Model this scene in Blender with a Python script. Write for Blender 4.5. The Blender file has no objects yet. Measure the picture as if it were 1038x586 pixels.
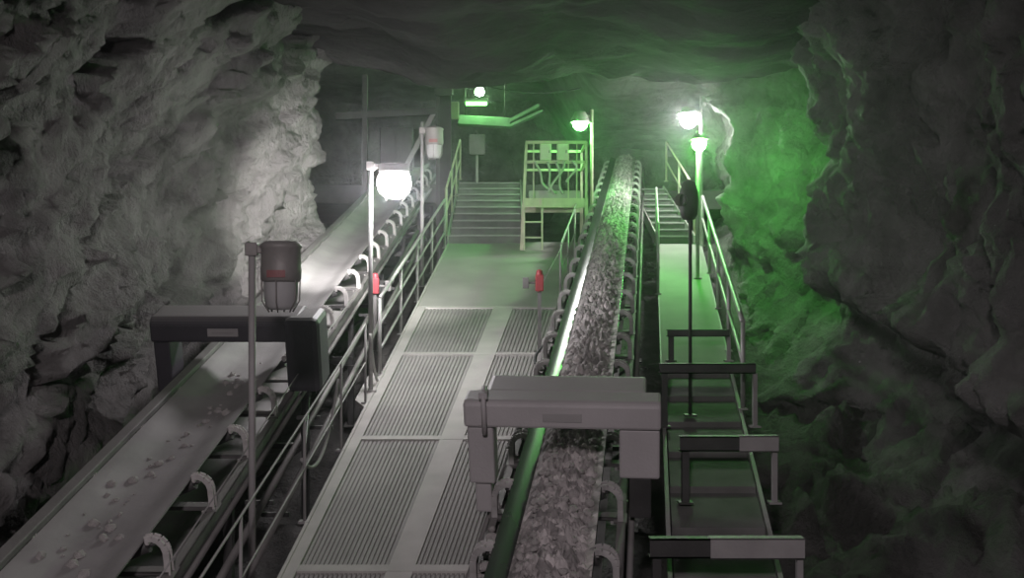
import bpy, bmesh, math, random
from mathutils import Vector, Matrix, noise
random.seed(7); noise.seed_set(7)
S = bpy.context.scene
C = S.collection
V = Vector

# ------------------------------------------------------------------ helpers
class MB:
    """collects shapes of ONE mesh"""
    def __init__(s):
        s.v = []; s.f = []; s.smooth = []
    def add(s, verts, faces, smooth=False):
        o = len(s.v)
        s.v += [V(p) for p in verts]
        s.f += [tuple(i + o for i in f) for f in faces]
        s.smooth += [smooth] * len(faces)
        return s
    def box(s, lo, hi, M=None):
        x0, y0, z0 = lo; x1, y1, z1 = hi
        vs = [V((x, y, z)) for z in (z0, z1) for y in (y0, y1) for x in (x0, x1)]
        if M: vs = [M @ p for p in vs]
        return s.add(vs, [(0, 2, 3, 1), (4, 5, 7, 6), (0, 1, 5, 4), (2, 6, 7, 3), (0, 4, 6, 2), (1, 3, 7, 5)])
    def cbox(s, c, size, M=None):
        c = V(c); h = V(size) / 2
        return s.box(c - h, c + h, M)
    def bar(s, p0, p1, w, h, up=(0, 0, 1)):
        """rectangular bar p0->p1; w across, h along up"""
        p0 = V(p0); p1 = V(p1); d = (p1 - p0)
        L = d.length; d.normalize()
        r = d.cross(V(up)).normalized(); u = r.cross(d)
        vs = []
        for t in (0, L):
            for a, b in ((-1, -1), (1, -1), (1, 1), (-1, 1)):
                vs.append(p0 + d * t + r * (a * w / 2) + u * (b * h / 2))
        return s.add(vs, [(0, 1, 2, 3), (7, 6, 5, 4), (0, 4, 5, 1), (1, 5, 6, 2), (2, 6, 7, 3), (3, 7, 4, 0)])
    def channel(s, p0, p1, w, h, t=.012, up=(0, 0, 1), side=1):
        """C section beam: web + two flanges"""
        p0 = V(p0); p1 = V(p1); d = (p1 - p0).normalized()
        r = d.cross(V(up)).normalized(); u = r.cross(d)
        s.bar(p0 + r * side * (w / 2 - t / 2), p1 + r * side * (w / 2 - t / 2), t, h, up)
        for k in (-1, 1):
            s.bar(p0 + u * k * (h / 2 - t / 2), p1 + u * k * (h / 2 - t / 2), w, t, up)
        return s
    def tube(s, pts, r, n=8, cap=True):
        pts = [V(p) for p in pts]
        rs = r if isinstance(r, (list, tuple)) else [r] * len(pts)
        o = len(s.v); prev = None
        vs = []; fs = []
        for i, p in enumerate(pts):
            d = (pts[min(i + 1, len(pts) - 1)] - pts[max(i - 1, 0)]).normalized()
            if prev is None:
                a = d.orthogonal().normalized()
            else:
                a = (prev - d * prev.dot(d)).normalized()
            prev = a; b = d.cross(a)
            for k in range(n):
                t = 2 * math.pi * k / n
                vs.append(p + (a * math.cos(t) + b * math.sin(t)) * rs[i])
        for i in range(len(pts) - 1):
            for k in range(n):
                k2 = (k + 1) % n
                fs.append((i * n + k, i * n + k2, (i + 1) * n + k2, (i + 1) * n + k))
        s.add(vs, fs, True)
        if cap:
            m = len(pts) - 1
            s.f.append(tuple(o + k for k in reversed(range(n)))); s.smooth.append(False)
            s.f.append(tuple(o + m * n + k for k in range(n))); s.smooth.append(False)
        return s
    def lathe(s, prof, c=(0, 0, 0), axis=(0, 0, 1), n=20):
        """prof: (r, h) list along axis from c"""
        c = V(c); ax = V(axis).normalized(); a = ax.orthogonal().normalized(); b = ax.cross(a)
        vs = []; fs = []
        for r, h in prof:
            for k in range(n):
                t = 2 * math.pi * k / n
                vs.append(c + ax * h + (a * math.cos(t) + b * math.sin(t)) * max(r, 1e-4))
        for i in range(len(prof) - 1):
            for k in range(n):
                k2 = (k + 1) % n
                fs.append((i * n + k, i * n + k2, (i + 1) * n + k2, (i + 1) * n + k))
        return s.add(vs, fs, True)
    def grid(s, rows, smooth=True, flip=False):
        n = len(rows[0]); vs = [p for r in rows for p in r]; fs = []
        for i in range(len(rows) - 1):
            for k in range(n - 1):
                q = (i * n + k, i * n + k + 1, (i + 1) * n + k + 1, (i + 1) * n + k)
                fs.append(q[::-1] if flip else q)
        return s.add(vs, fs, smooth)
    def prism(s, outline, d):
        """outline: list of 3-D points (planar), d: extrusion vector"""
        n = len(outline); d = V(d)
        vs = [V(p) for p in outline] + [V(p) + d for p in outline]
        fs = [tuple(reversed(range(n))), tuple(range(n, 2 * n))]
        fs += [(i, (i + 1) % n, n + (i + 1) % n, n + i) for i in range(n)]
        return s.add(vs, fs)
    def build(s, name, mat, parent=None, bevel=0, origin=None, loc=None):
        """parent given: verts are in the parent's local space (minus loc). origin given (world): top-level mesh placed there"""
        me = bpy.data.meshes.new(name)
        off = V(origin) if origin is not None else (V(loc) if loc is not None else V((0, 0, 0)))
        me.from_pydata([p - off for p in s.v], [], s.f)
        me.polygons.foreach_set('use_smooth', s.smooth)
        me.update()
        bm = bmesh.new(); bm.from_mesh(me)
        bmesh.ops.recalc_face_normals(bm, faces=bm.faces); bm.to_mesh(me); bm.free()
        me.materials.append(mat)
        o = bpy.data.objects.new(name, me); C.objects.link(o)
        o.location = off
        if parent: o.parent = parent
        if bevel:
            m = o.modifiers.new('bevel', 'BEVEL'); m.width = bevel; m.segments = 2; m.limit_method = 'ANGLE'
        return o

def tag(o, label, cat, group=None, kind=None):
    o['label'] = label; o['category'] = cat
    if group: o['group'] = group
    if kind: o['kind'] = kind
    return o
def thing(name, label, cat, M=None, loc=None, group=None):
    o = bpy.data.objects.new(name, None); C.objects.link(o)
    o.empty_display_size = .1
    if M is not None: o.matrix_world = M
    if loc is not None: o.location = loc
    return tag(o, label, cat, group)
def copy_tree(o, parent=None):
    c = o.copy(); C.objects.link(c)
    if parent: c.parent = parent
    for ch in list(o.children): copy_tree(ch, c)
    return c
def structure(o):
    o['kind'] = 'structure'; return o

# ------------------------------------------------------------------ materials
def mat(name, col, rough=.7, metal=0., var=.25, scale=3., bump=.15, bscale=40., dust=0., dustcol=(.30, .285, .275), spec=.5):
    m = bpy.data.materials.new(name); m.use_nodes = True
    nt = m.node_tree; N = nt.nodes; L = nt.links
    b = N['Principled BSDF']
    b.inputs['Roughness'].default_value = rough; b.inputs['Metallic'].default_value = metal
    b.inputs['Specular IOR Level'].default_value = spec
    tc = N.new('ShaderNodeTexCoord')
    n1 = N.new('ShaderNodeTexNoise'); n1.inputs['Scale'].default_value = scale; n1.inputs['Detail'].default_value = 6
    L.new(tc.outputs['Object'], n1.inputs['Vector'])
    r = N.new('ShaderNodeValToRGB')
    r.color_ramp.elements[0].position = .3; r.color_ramp.elements[1].position = .72
    r.color_ramp.elements[0].color = (*[c * (1 - var) for c in col], 1)
    r.color_ramp.elements[1].color = (*[min(1, c * (1 + var)) for c in col], 1)
    L.new(n1.outputs['Fac'], r.inputs['Fac'])
    out = r.outputs['Color']
    if dust > 0:   # settled dust lies on faces that look up
        g = N.new('ShaderNodeNewGeometry'); sp = N.new('ShaderNodeSeparateXYZ'); L.new(g.outputs['Normal'], sp.inputs[0])
        mr = N.new('ShaderNodeMapRange'); mr.inputs['From Min'].default_value = .2; mr.inputs['From Max'].default_value = .9
        mr.inputs['To Max'].default_value = dust
        L.new(sp.outputs['Z'], mr.inputs['Value'])
        mx = N.new('ShaderNodeMix'); mx.data_type = 'RGBA'
        L.new(mr.outputs[0], mx.inputs['Factor']); L.new(out, mx.inputs['A']); mx.inputs['B'].default_value = (*dustcol, 1)
        out = mx.outputs['Result']
    L.new(out, b.inputs['Base Color'])
    if bump:
        n2 = N.new('ShaderNodeTexNoise'); n2.inputs['Scale'].default_value = bscale; n2.inputs['Detail'].default_value = 8
        L.new(tc.outputs['Object'], n2.inputs['Vector'])
        bp = N.new('ShaderNodeBump'); bp.inputs['Strength'].default_value = bump; bp.inputs['Distance'].default_value = .02
        L.new(n2.outputs['Fac'], bp.inputs['Height']); L.new(bp.outputs['Normal'], b.inputs['Normal'])
    return m
def rockmat(name, col, stretch=(1, 1, 1), rot=(0, 0, 0)):
    m = bpy.data.materials.new(name); m.use_nodes = True
    nt = m.node_tree; N = nt.nodes; L = nt.links; b = N['Principled BSDF']
    b.inputs['Roughness'].default_value = .85; b.inputs['Specular IOR Level'].default_value = .25
    tc = N.new('ShaderNodeTexCoord'); mp = N.new('ShaderNodeMapping')
    mp.inputs['Scale'].default_value = stretch; mp.inputs['Rotation'].default_value = rot
    L.new(tc.outputs['Object'], mp.inputs['Vector'])
    n1 = N.new('ShaderNodeTexNoise'); n1.inputs['Scale'].default_value = 1.1; n1.inputs['Detail'].default_value = 9; n1.inputs['Roughness'].default_value = .62
    L.new(mp.outputs[0], n1.inputs['Vector'])
    r = N.new('ShaderNodeValToRGB'); e = r.color_ramp.elements
    e[0].position = .32; e[1].position = .7
    e[0].color = (*[c * .55 for c in col], 1); e[1].color = (*[c * 1.4 for c in col], 1)
    L.new(n1.outputs['Fac'], r.inputs['Fac'])
    vo = N.new('ShaderNodeTexVoronoi'); vo.feature = 'DISTANCE_TO_EDGE'; vo.inputs['Scale'].default_value = .9
    w = N.new('ShaderNodeMix'); w.data_type = 'VECTOR'; w.inputs['Factor'].default_value = .35
    L.new(mp.outputs[0], w.inputs['A']); L.new(n1.outputs['Color'], w.inputs['B']); L.new(w.outputs['Result'], vo.inputs['Vector'])
    cr = N.new('ShaderNodeValToRGB'); cr.color_ramp.elements[0].color = (.45, .43, .42, 1); cr.color_ramp.elements[1].position = .03
    cr.color_ramp.elements[1].color = (1, 1, 1, 1); L.new(vo.outputs['Distance'], cr.inputs['Fac'])
    mu = N.new('ShaderNodeMix'); mu.data_type = 'RGBA'; mu.blend_type = 'MULTIPLY'; mu.inputs['Factor'].default_value = .3
    L.new(r.outputs['Color'], mu.inputs['A']); L.new(cr.outputs['Color'], mu.inputs['B'])
    L.new(mu.outputs['Result'], b.inputs['Base Color'])
    n2 = N.new('ShaderNodeTexNoise'); n2.inputs['Scale'].default_value = 6; n2.inputs['Detail'].default_value = 12; n2.inputs['Roughness'].default_value = .7
    L.new(mp.outputs[0], n2.inputs['Vector'])
    bp = N.new('ShaderNodeBump'); bp.inputs['Strength'].default_value = 1; bp.inputs['Distance'].default_value = .22
    L.new(n2.outputs['Fac'], bp.inputs['Height'])
    L.new(bp.outputs['Normal'], b.inputs['Normal'])
    return m
def emit(name, col, strength):
    m = bpy.data.materials.new(name); m.use_nodes = True
    N = m.node_tree.nodes; b = N['Principled BSDF']
    b.inputs['Base Color'].default_value = (.8, .8, .8, 1)
    b.inputs['Emission Color'].default_value = (*col, 1); b.inputs['Emission Strength'].default_value = strength
    return m

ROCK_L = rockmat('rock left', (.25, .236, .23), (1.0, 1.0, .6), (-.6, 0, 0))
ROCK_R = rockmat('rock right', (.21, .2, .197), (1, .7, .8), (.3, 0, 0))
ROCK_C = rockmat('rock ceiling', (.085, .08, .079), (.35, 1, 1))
ROCK_F = rockmat('rock floor', (.16, .152, .148))
ROCK_B = rockmat('rock back', (.2, .195, .19))
SLAB = mat('landing slab', (.09, .09, .085), .9, bump=.3)
RUBBER = mat('dusty belt rubber', (.22, .205, .2), .75, var=.2, scale=2.5, bump=.1, bscale=15)
WETRUB = mat('wet belt rubber', (.035, .036, .036), .24, var=.2, scale=1.5, bump=.0)
PALE_RUB = mat('pale dusted belt', (.30, .285, .282), .7, var=.15, scale=2, bump=.1, bscale=20)
ORE = mat('ore', (.40, .375, .37), .9, var=.4, scale=7, bump=.8, bscale=22)
def stones(m, scale):
    nt = m.node_tree; N = nt.nodes; L = nt.links; b = N['Principled BSDF']
    src = b.inputs['Base Color'].links[0].from_socket
    g = N.new('ShaderNodeTexCoord'); v = N.new('ShaderNodeTexVoronoi'); v.inputs['Scale'].default_value = scale
    L.new(g.outputs['Object'], v.inputs['Vector'])
    bw = N.new('ShaderNodeRGBToBW'); L.new(v.outputs['Color'], bw.inputs[0])
    r = N.new('ShaderNodeValToRGB'); r.color_ramp.elements[0].color = (.28, .26, .26, 1); r.color_ramp.elements[1].color = (1.35, 1.3, 1.3, 1)
    r.color_ramp.elements[0].position = .2; r.color_ramp.elements[1].position = .8
    L.new(bw.outputs[0], r.inputs[0])
    x = N.new('ShaderNodeMix'); x.data_type = 'RGBA'; x.blend_type = 'MULTIPLY'; x.inputs['Factor'].default_value = .6
    L.new(src, x.inputs['A']); L.new(r.outputs[0], x.inputs['B']); L.new(x.outputs['Result'], b.inputs['Base Color'])
stones(ORE, 13)
LUMP = mat('ore lump', (.44, .41, .40), .9, var=.35, scale=9, bump=.6, bscale=25)
DARK = mat('dark steel', (.06, .057, .057), .6, metal=.2, var=.3, dust=.35)
FRAME = mat('conveyor frame steel', (.16, .15, .148), .65, metal=.2, var=.3, dust=.5)
GREY = mat('grey painted steel', (.33, .31, .31), .6, var=.15, dust=.4)
SCAN = mat('light grey cabinet paint', (.46, .43, .435), .55, var=.08, scale=2, dust=.25)
SCAND = mat('dark cabinet paint', (.055, .05, .06), .55, var=.12, dust=.7)
PLATE = mat('name plate', (.36, .34, .34), .5, var=.06, bump=0)
PALE = mat('pale galvanised bracket', (.52, .49, .48), .6, var=.2, scale=8, dust=.2)
BRK = mat('dusty grey bracket', (.40, .38, .375), .65, var=.35, scale=6, dust=.3)
RAIL = mat('galvanised rail', (.38, .37, .36), .5, metal=.35, var=.2, scale=5)
GRATE = mat('walkway grating', (.31, .30, .285), .8, var=.2, scale=1.5, dust=.3)
DECK = mat('dusty deck plate', (.34, .33, .31), .85, var=.12, scale=1.3, bump=.2)
UNDER = mat('underplate', (.16, .155, .15), .85)
EDGE = mat('walkway edge strip', (.45, .43, .41), .8, var=.12)
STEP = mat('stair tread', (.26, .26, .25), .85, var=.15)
RISER = mat('stair dark riser plate', (.12, .12, .115), .85)  # even tone, darker than the treads
YEL = mat('cream painted steel', (.50, .47, .36), .6, var=.15, scale=5)
CREAM = mat('cream cabinet', (.62, .60, .52), .55, var=.08)
RED = mat('red enamel', (.30, .03, .04), .5, var=.2)
REDD = mat('dusty red', (.30, .12, .12), .6, var=.25)
HOOD = mat('lamp housing', (.25, .23, .22), .55, metal=.2, var=.15, dust=.3)
HOSE = mat('hose rubber', (.42, .41, .39), .6)
BLACK = mat('black cable', (.03, .03, .03), .5)
GDUCT = mat('green painted duct', (.20, .36, .20), .6, var=.2)
GLASSY = mat('frosted lamp glass', (.42, .41, .41), .25, var=.1, bump=0)
L_WHITE = emit('white lamp glow', (1, .97, 1.0), 210)
L_WHITE2 = emit('far white lamp glow', (1, .98, .97), 420)
L_GREEN = emit('green lamp glow', (.15, 1, .15), 260)
L_GREEN2 = emit('green signal glow', (.15, 1, .12), 600)
L_BULB = emit('bulb glow', (.5, 1, .45), 170)
L_TUBE = emit('tube glow', (.14, 1, .1), 75)

# ------------------------------------------------------------------ geometry of the place
G = .263                                   # the incline: metres up per metre ahead
def belt_z(y): return -3.79 + G * y
def walk_z(y): return -4.70 + G * y
def walk_l(y): return -2.35 + .045 * y     # left edge of the middle walkway
def walk_r(y): return -1.50 + .139 * y     # right edge
def rx(off, y): return off + .139 * y      # lines running beside the middle conveyor
def frame(x0, dx, y0):
    d = V((dx, 1, G)).normalized(); r = V((1, -dx, 0)).normalized(); n = r.cross(d)
    M = Matrix(((r.x, d.x, n.x, x0 + dx * y0), (r.y, d.y, n.y, y0), (r.z, d.z, n.z, belt_z(y0)), (0, 0, 0, 1)))
    return M, math.sqrt(1 + dx * dx + G * G)

def smooth(a, b, x):
    t = max(0, min(1, (x - a) / (b - a))); return t * t * (3 - 2 * t)
def fbm(p, o=4): return noise.fractal(p, 1.0, 2.1, o)
def path_sample(pts, step):
    """plan polyline (x,y) -> resampled points through Catmull-Rom"""
    P = [V((a, b, 0)) for a, b in pts]; out = []
    for i in range(len(P) - 1):
        p0 = P[max(i - 1, 0)]; p1 = P[i]; p2 = P[i + 1]; p3 = P[min(i + 2, len(P) - 1)]
        n = max(2, int((p2 - p1).length / step))
        for k in range(n):
            t = k / n
            out.append(.5 * ((2 * p1) + (p2 - p0) * t + (2 * p0 - 5 * p1 + 4 * p2 - p3) * t * t + (3 * p1 - p0 - 3 * p2 + p3) * t ** 3))
    out.append(P[-1]); return out

def rock_wall(name, pts, side, material, zlo, zhi, shape, step=.075, nz=165):
    line = path_sample(pts, step); rows = []
    for i, p in enumerate(line):
        d = (line[min(i + 1, len(line) - 1)] - line[max(i - 1, 0)]).normalized()
        n = V((d.y, -d.x, 0)) * side       # into the tunnel
        row = []
        for k in range(nz):
            z = zlo(p.y) + (zhi - zlo(p.y)) * k / (nz - 1)
            q = V((p.x, p.y, z))
            row.append(q + n * shape(q, p.y, z))
        rows.append(row)
    m = MB(); m.grid(rows)
    return structure(m.build(name, material))

def ridged(q, sc): 
    v = noise.voronoi(q * sc)[0]
    return v[1] - v[0]
def facet(q, sc, seed):
    """broken rock faces: every voronoi cell is a plane tilted its own way"""
    p = q * sc + V((seed, seed * 1.7, seed * .6))
    d, pts = noise.voronoi(p)
    c = pts[0]
    g = noise.random_unit_vector if False else noise.noise_vector(c * 3.7 + V((seed, 0, 0)))
    h = noise.noise(c * 5.1 + V((0, seed, 3)))
    return ((p - c).dot(g) * 1.5 + h * .7) / sc
def shape_left(q, y, z):
    u = q.y * .83 + z * .56; v = q.y * .56 - z * .83            # slanting bedding: features run along u
    s = V((q.x * .8, v * 1.25, u * .42))
    a = .5 * fbm(q * .33 + V((3, 1, 7)), 3)
    b = .34 * (ridged(s, .75) - .35) + .16 * (ridged(s + V((5, 2, 8)), 1.9) - .3)
    w = s + .12 * noise.noise_vector(q * 1.9)
    b = b * .6 + .42 * facet(w, 1.0, 2.3) + .44 * facet(w, 2.3, 7.1) + .42 * facet(w, 4.6, 1.3)
    c = .12 * fbm(s * 1.7, 5) + .16 * abs(fbm(s * 2.9 + V((9, 0, 0)), 5)) + .05 * fbm(q * 5.5, 3)
    nose = .35 * math.exp(-((y - 17.9) / .9) ** 2) * (1 - smooth(2.9, 3.8, z)) * smooth(.0, 1.2, z)
    arch = .16 * max(0, z - 1.2) ** 1.6 * (1 - .55 * smooth(15, 19, y))
    foot = .25 * (1 - smooth(-1.6, .3, z - belt_z(y)))
    return (a * .8 + b + c) + arch + foot + nose
def shape_right(q, y, z):
    a = .5 * fbm(q * .4 + V((13, 5, 2)), 3)
    b = .30 * (ridged(q, .5) - .35) + .14 * (ridged(q + V((2, 9, 4)), 1.6) - .3)
    c = .17 * fbm(q * 1.3 + V((5, 5, 5)), 5) + .11 * abs(fbm(q * 3.1, 5)) + .04 * fbm(q * 6, 3)
    w = V((q.x, q.y, q.z * .7)) + .12 * noise.noise_vector(q * 1.7)
    b = b * .6 + .33 * facet(w, .8, 3.3) + .32 * facet(w, 2.0, 5.1) + .30 * facet(w, 4.2, 8.3)
    rel = z - belt_z(y)
    led = 1 - smooth(14, 15.5, y)
    ledge = (-.85 * (1 - smooth(-.45, .05, rel)) + .22 * math.exp(-((rel - .28) / .25) ** 2)) * (.15 + .85 * led)
    slope = max(0, -rel - 1.0) * .9
    arch = .10 * max(0, z - 1.8) ** 1.6
    return a * .8 + b + c + ledge + slope + arch

low = lambda y: -6.4 + G * y
rock_wall('wall_left', [(-5.4, -5), (-5.0, 2), (-4.7, 6), (-4.8, 10), (-4.65, 13.5), (-4.35, 16.3), (-4.12, 17.8), (-4.12, 18.6), (-4.7, 19.5),
                        (-6.2, 20.8), (-8.0, 23), (-8.4, 28), (-8.2, 37)], 1, ROCK_L, low, 8.2, shape_left)
rock_wall('wall_right', [(5.4, -5), (5.2, 3), (5.1, 7), (5.05, 10), (5.0, 12.5), (4.75, 14.0), (4.85, 15.2), (5.75, 16.3), (5.85, 17.6), (5.45, 18.8),
                         (5.15, 19.6), (4.72, 20.4), (5.2, 22), (5.6, 25), (6.8, 30), (7.5, 37)], -1, ROCK_R, low, 8.2, shape_right)

# ceiling: near roof, its lip, then the higher roof of the chamber behind
def near_roof():
    rows = []
    n = 190
    for i in range(n + 36):
        y = -5 + 23.4 * i / (n - 1) if i < n else 18.4 + .02 * (i - n)
        row = []
        for k in range(130):
            x = -8.5 + 17 * k / 129
            z = 3.95 + .40 * smooth(-.9, -2.6, x) + .10 * max(0, -x - 2.5) + .02 * max(0, x - 2)
            if i >= n: z += .14 * (i - n)
            q = V((x, y, z)); s = V((q.x * .35, q.y * 1.3, q.z))
            z += .38 * fbm(q * .35 + V((1, 8, 3)), 3) + .16 * (ridged(s, .6) - .3) + .14 * fbm(s * 1.6, 5) + .05 * fbm(q * 3.5, 3)
            yy = y + (.5 * fbm(V((x * .5, 3, z * .4)), 3) + .15 * fbm(V((x * 1.7, 7, z)), 3)) * smooth(13, 18, y)
            row.append(V((x, yy, z)))
        rows.append(row)
    m = MB(); m.grid(rows, flip=True)
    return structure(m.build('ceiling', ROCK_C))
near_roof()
def far_roof():
    rows = []
    for i in range(110):
        y = 18.0 + 20 * i / 109; row = []
        for k in range(110):
            x = -9.5 + 18.5 * k / 109
            z = 5.0 + 1.75 * (1 - smooth(.9, 2.4, x)) + .25 * smooth(24, 19, y)
            q = V((x, y, z)); s = V((q.x * .3, q.y * 1.2, q.z))
            z += .25 * fbm(q * .4, 3) + .16 * fbm(s * 1.5 + V((4, 4, 4)), 5)
            row.append(V((x, y, z)))
        rows.append(row)
    m = MB(); m.grid(rows, flip=True)
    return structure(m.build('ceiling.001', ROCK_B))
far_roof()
def back_wall():
    rows = []
    for k in range(70):
        z = 1.0 + 7.5 * k / 69; row = []
        for i in range(120):
            x = -9.5 + 18.5 * i / 119
            q = V((x, 35.5, z))
            row.append(V((x, 35.5 + .5 * fbm(q * .4, 4) + .25 * (ridged(q, .6) - .3), z)))
        rows.append(row)
    m = MB(); m.grid(rows)
    return structure(m.build('wall_back', ROCK_B))
back_wall()
def rock_floor():
    rows = []
    for i in range(330):
        y = -3 + 39 * i / 329; row = []
        for k in range(170):
            x = -9 + 18 * k / 169
            off = x - .139 * y
            q = V((x, y, 0))
            w = q + .15 * noise.noise_vector(q * 1.7)
            z = -5.9 + G * y + .9 * smooth(1.6, 4.6, off) + .22 * fbm(q * .7, 4) + .1 * fbm(q * 2.4, 4)
            if off > 1.2: z += smooth(1.2, 1.8, off) * (.35 * facet(w, 1.1, 4.4) + .45 * facet(w, 2.4, 6.6) + .3 * facet(w, 4.5, 2.2))
            row.append(V((x, y, min(z, 2.0))))
        rows.append(row)
    m = MB(); m.grid(rows)
    return structure(m.build('floor', ROCK_F))
rock_floor()
def landing(x0, x1, y0, y1, z, name):
    m = MB(); m.box((x0, y0, z - .5), (x1, y1, z))
    return structure(m.build(name, SLAB, bevel=.02))
landing(-8.6, 1.25, 26.0, 35.6, 2.76, 'floor.001')
landing(3.3, 8.0, 26.0, 35.6, 2.6, 'floor.002')

# ------------------------------------------------------------------ conveyors
def trough(w2, t=.014, gentle=False):
    """belt cross-section (x, z) of the carrying surface, edges at z = 0"""
    pts = []
    for k in range(17):
        x = -w2 + 2 * w2 * k / 16; a = abs(x) / w2
        pts.append((x, -.11 * (1 - smooth(.28, 1.02, a))))
    return pts
def conveyor(x0, dx, y0, y1, w2, rubber, label, spacing, first, brmat, wet=None, skirt=False, bw=1.0):
    M, L = frame(x0, dx, y0)
    T = thing('belt_conveyor', label, 'conveyor', M=M)
    S1 = (y1 - y0) * L
    sec = trough(w2)
    m = MB(); m.grid([[V((x, s, z)) for x, z in sec] for s in [S1 * i / 40 for i in range(41)]], flip=True)
    m.grid([[V((x, s, z - .016)) for x, z in sec] for s in [S1 * i / 40 for i in range(41)]])
    for sx in (0, -1):
        x, z = sec[sx]
        m.grid([[V((x, S1 * i / 40, z)), V((x, S1 * i / 40, z - .016))] for i in range(41)], flip=(sx == 0))
    m.build('belt', wet or rubber, T)
    m = MB(); m.box((-w2 * .97, 0, -.80), (w2 * .97, S1, -.785)); m.build('return_belt', rubber, T)
    for sd in (-1, 1):
        m = MB()
        m.channel((sd * (w2 + .16), 0, -.36), (sd * (w2 + .16), S1, -.36), .07, .13, up=(0, 0, 1), side=sd)
        m.tube([(sd * (w2 + .24), 0, -.40), (sd * (w2 + .24), S1, -.40)], .026, 8)
        m.build('stringer', FRAME, T)
    if skirt:
        m = MB(); m.bar((-w2 - .05, 0, .035), (-w2 - .05, S1, .035), .11, .06); m.bar((-w2 - .10, 0, .0), (-w2 - .10, S1, .0), .02, .12)
        m.build('skirt_rail', FRAME, T, bevel=.01)
    # head pulley
    m = MB(); m.lathe([(0, -w2), (.3, -w2), (.31, -w2 * .5), (.315, 0), (.31, w2 * .5), (.3, w2), (0, w2)], (0, S1, -.42), (1, 0, 0), 24)
    m.tube([(-w2 - .2, S1, -.42), (w2 + .2, S1, -.42)], .05)
    m.build('head_pulley', DARK, T)
    # idlers
    proto = None
    n = int((S1 - first) / spacing)
    for i in range(n):
        s = first + i * spacing
        if proto is None:
            m = MB()
            m.channel((-w2 - .16, 0, -.285), (w2 + .16, 0, -.285), .09, .035)
            for sd in (-1, 1):
                m.cbox((sd * (w2 + .15), 0, -.30), (.11, .16, .015))
                m.bar((sd * w2 * .42, 0, -.28), (sd * w2 * .42, 0, -.17), .03, .012, (0, 1, 0))
            I = m.build('idler', FRAME, T); proto = I
            m = MB(); m.tube([(-w2 * .36, 0, -.185), (w2 * .36, 0, -.185)], .05, 12); m.build('roller', DARK, I)
            for sd in (-1, 1):
                m = MB(); m.tube([(sd * w2 * .44, 0, -.18), (sd * (w2 + .015), 0, -.07)], .05, 12)
                m.tube([(sd * (w2 + .015), 0, -.07), (sd * (w2 + .06), 0, -.055)], .014, 8); m.build('roller', DARK, I)
            for sd in (-1, 1):       # the curved pale bracket: a web with two flanges, swept down from the wing roller
                m = MB()
                arc = [(w2 - .005, -.01), (w2 + .05, .0), (w2 + .10, -.02), (w2 + .135, -.06), (w2 + .15, -.11), (w2 + .152, -.20), (w2 + .152, -.295)]
                wid = [bw * k for k in (.024, .030, .034, .034, .034, .036, .045)]
                for a in range(len(arc) - 1):
                    x0_, z0_ = arc[a]; x1_, z1_ = arc[a + 1]
                    for yy in (-1, 1):
                        w_ = wid[a]
                        m.bar((sd * x0_, yy * w_ * .8, z0_), (sd * x1_, yy * wid[a + 1] * .8, z1_), .016, .05, (sd * .3, 0, 1) if a < 2 else (sd, 0, 0.2))
                    m.bar((sd * x0_, 0, z0_ - .012), (sd * x1_, 0, z1_ - .012), wid[a] * 1.7, .012, (sd * .3, 0, 1) if a < 2 else (sd, 0, .2))
                m.cbox((sd * (w2 + .012), 0, -.03), (.03, .06, .05))
                m.cbox((sd * (w2 + .12), 0, -.315), (.10, .12, .03))
                m.build('bracket', brmat, I, bevel=.004)
            I.location = (0, s, 0)
        else:
            c = copy_tree(proto, T); c.location = (0, s, 0)
    # legs
    Mi = M.to_3x3().inverted(); up = Mi @ V((0, 0, 1))
    s = .8
    while s < S1 - 1:
        m = MB()
        for sd in (-1, 1):
            a = V((sd * (w2 + .16), s, -.40)); b = a - up * (1.75)
            m.bar(b, a, .08, .08, (0, 1, 0))
            m.cbox(b, (.2, .2, .02))
        m.bar(V((-(w2 + .16), s, -.40)) - up * .8, V((w2 + .16, s, -.40)) - up * .8, .05, .06)
        m.bar(V((-(w2 + .16), s, -.40)) - up * 1.6, V((w2 + .16, s, -.40)) - up * .8, .04, .04)
        m.build('leg_frame', DARK, T)
        s += 3.1
    return T, M, L
LC, ML, LL = conveyor(-3.30, .02, 5.0, 28.0, .42, PALE_RUB, 'left belt conveyor with a nearly empty pale dusted belt along the rock wall', 1.05, .35, PALE, skirt=True)
MC, MM, LM = conveyor(-.77, .139, 5.0, 29.4, .375, RUBBER, 'middle belt conveyor heaped with crushed ore, green light glinting along it', 1.05, .22, BRK, wet=WETRUB, bw=1.7)
# belt splice seam and pull cord wires
def cord(name, label, pts, r, m=RAIL, cat='wire'):
    o = MB().tube(pts, r, 6).build(name, m, origin=pts[0]); return tag(o, label, cat)
m = MB(); m.cbox((0, (14.3 - 5) * LL, -.05), (.8, .04, .004))
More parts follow.
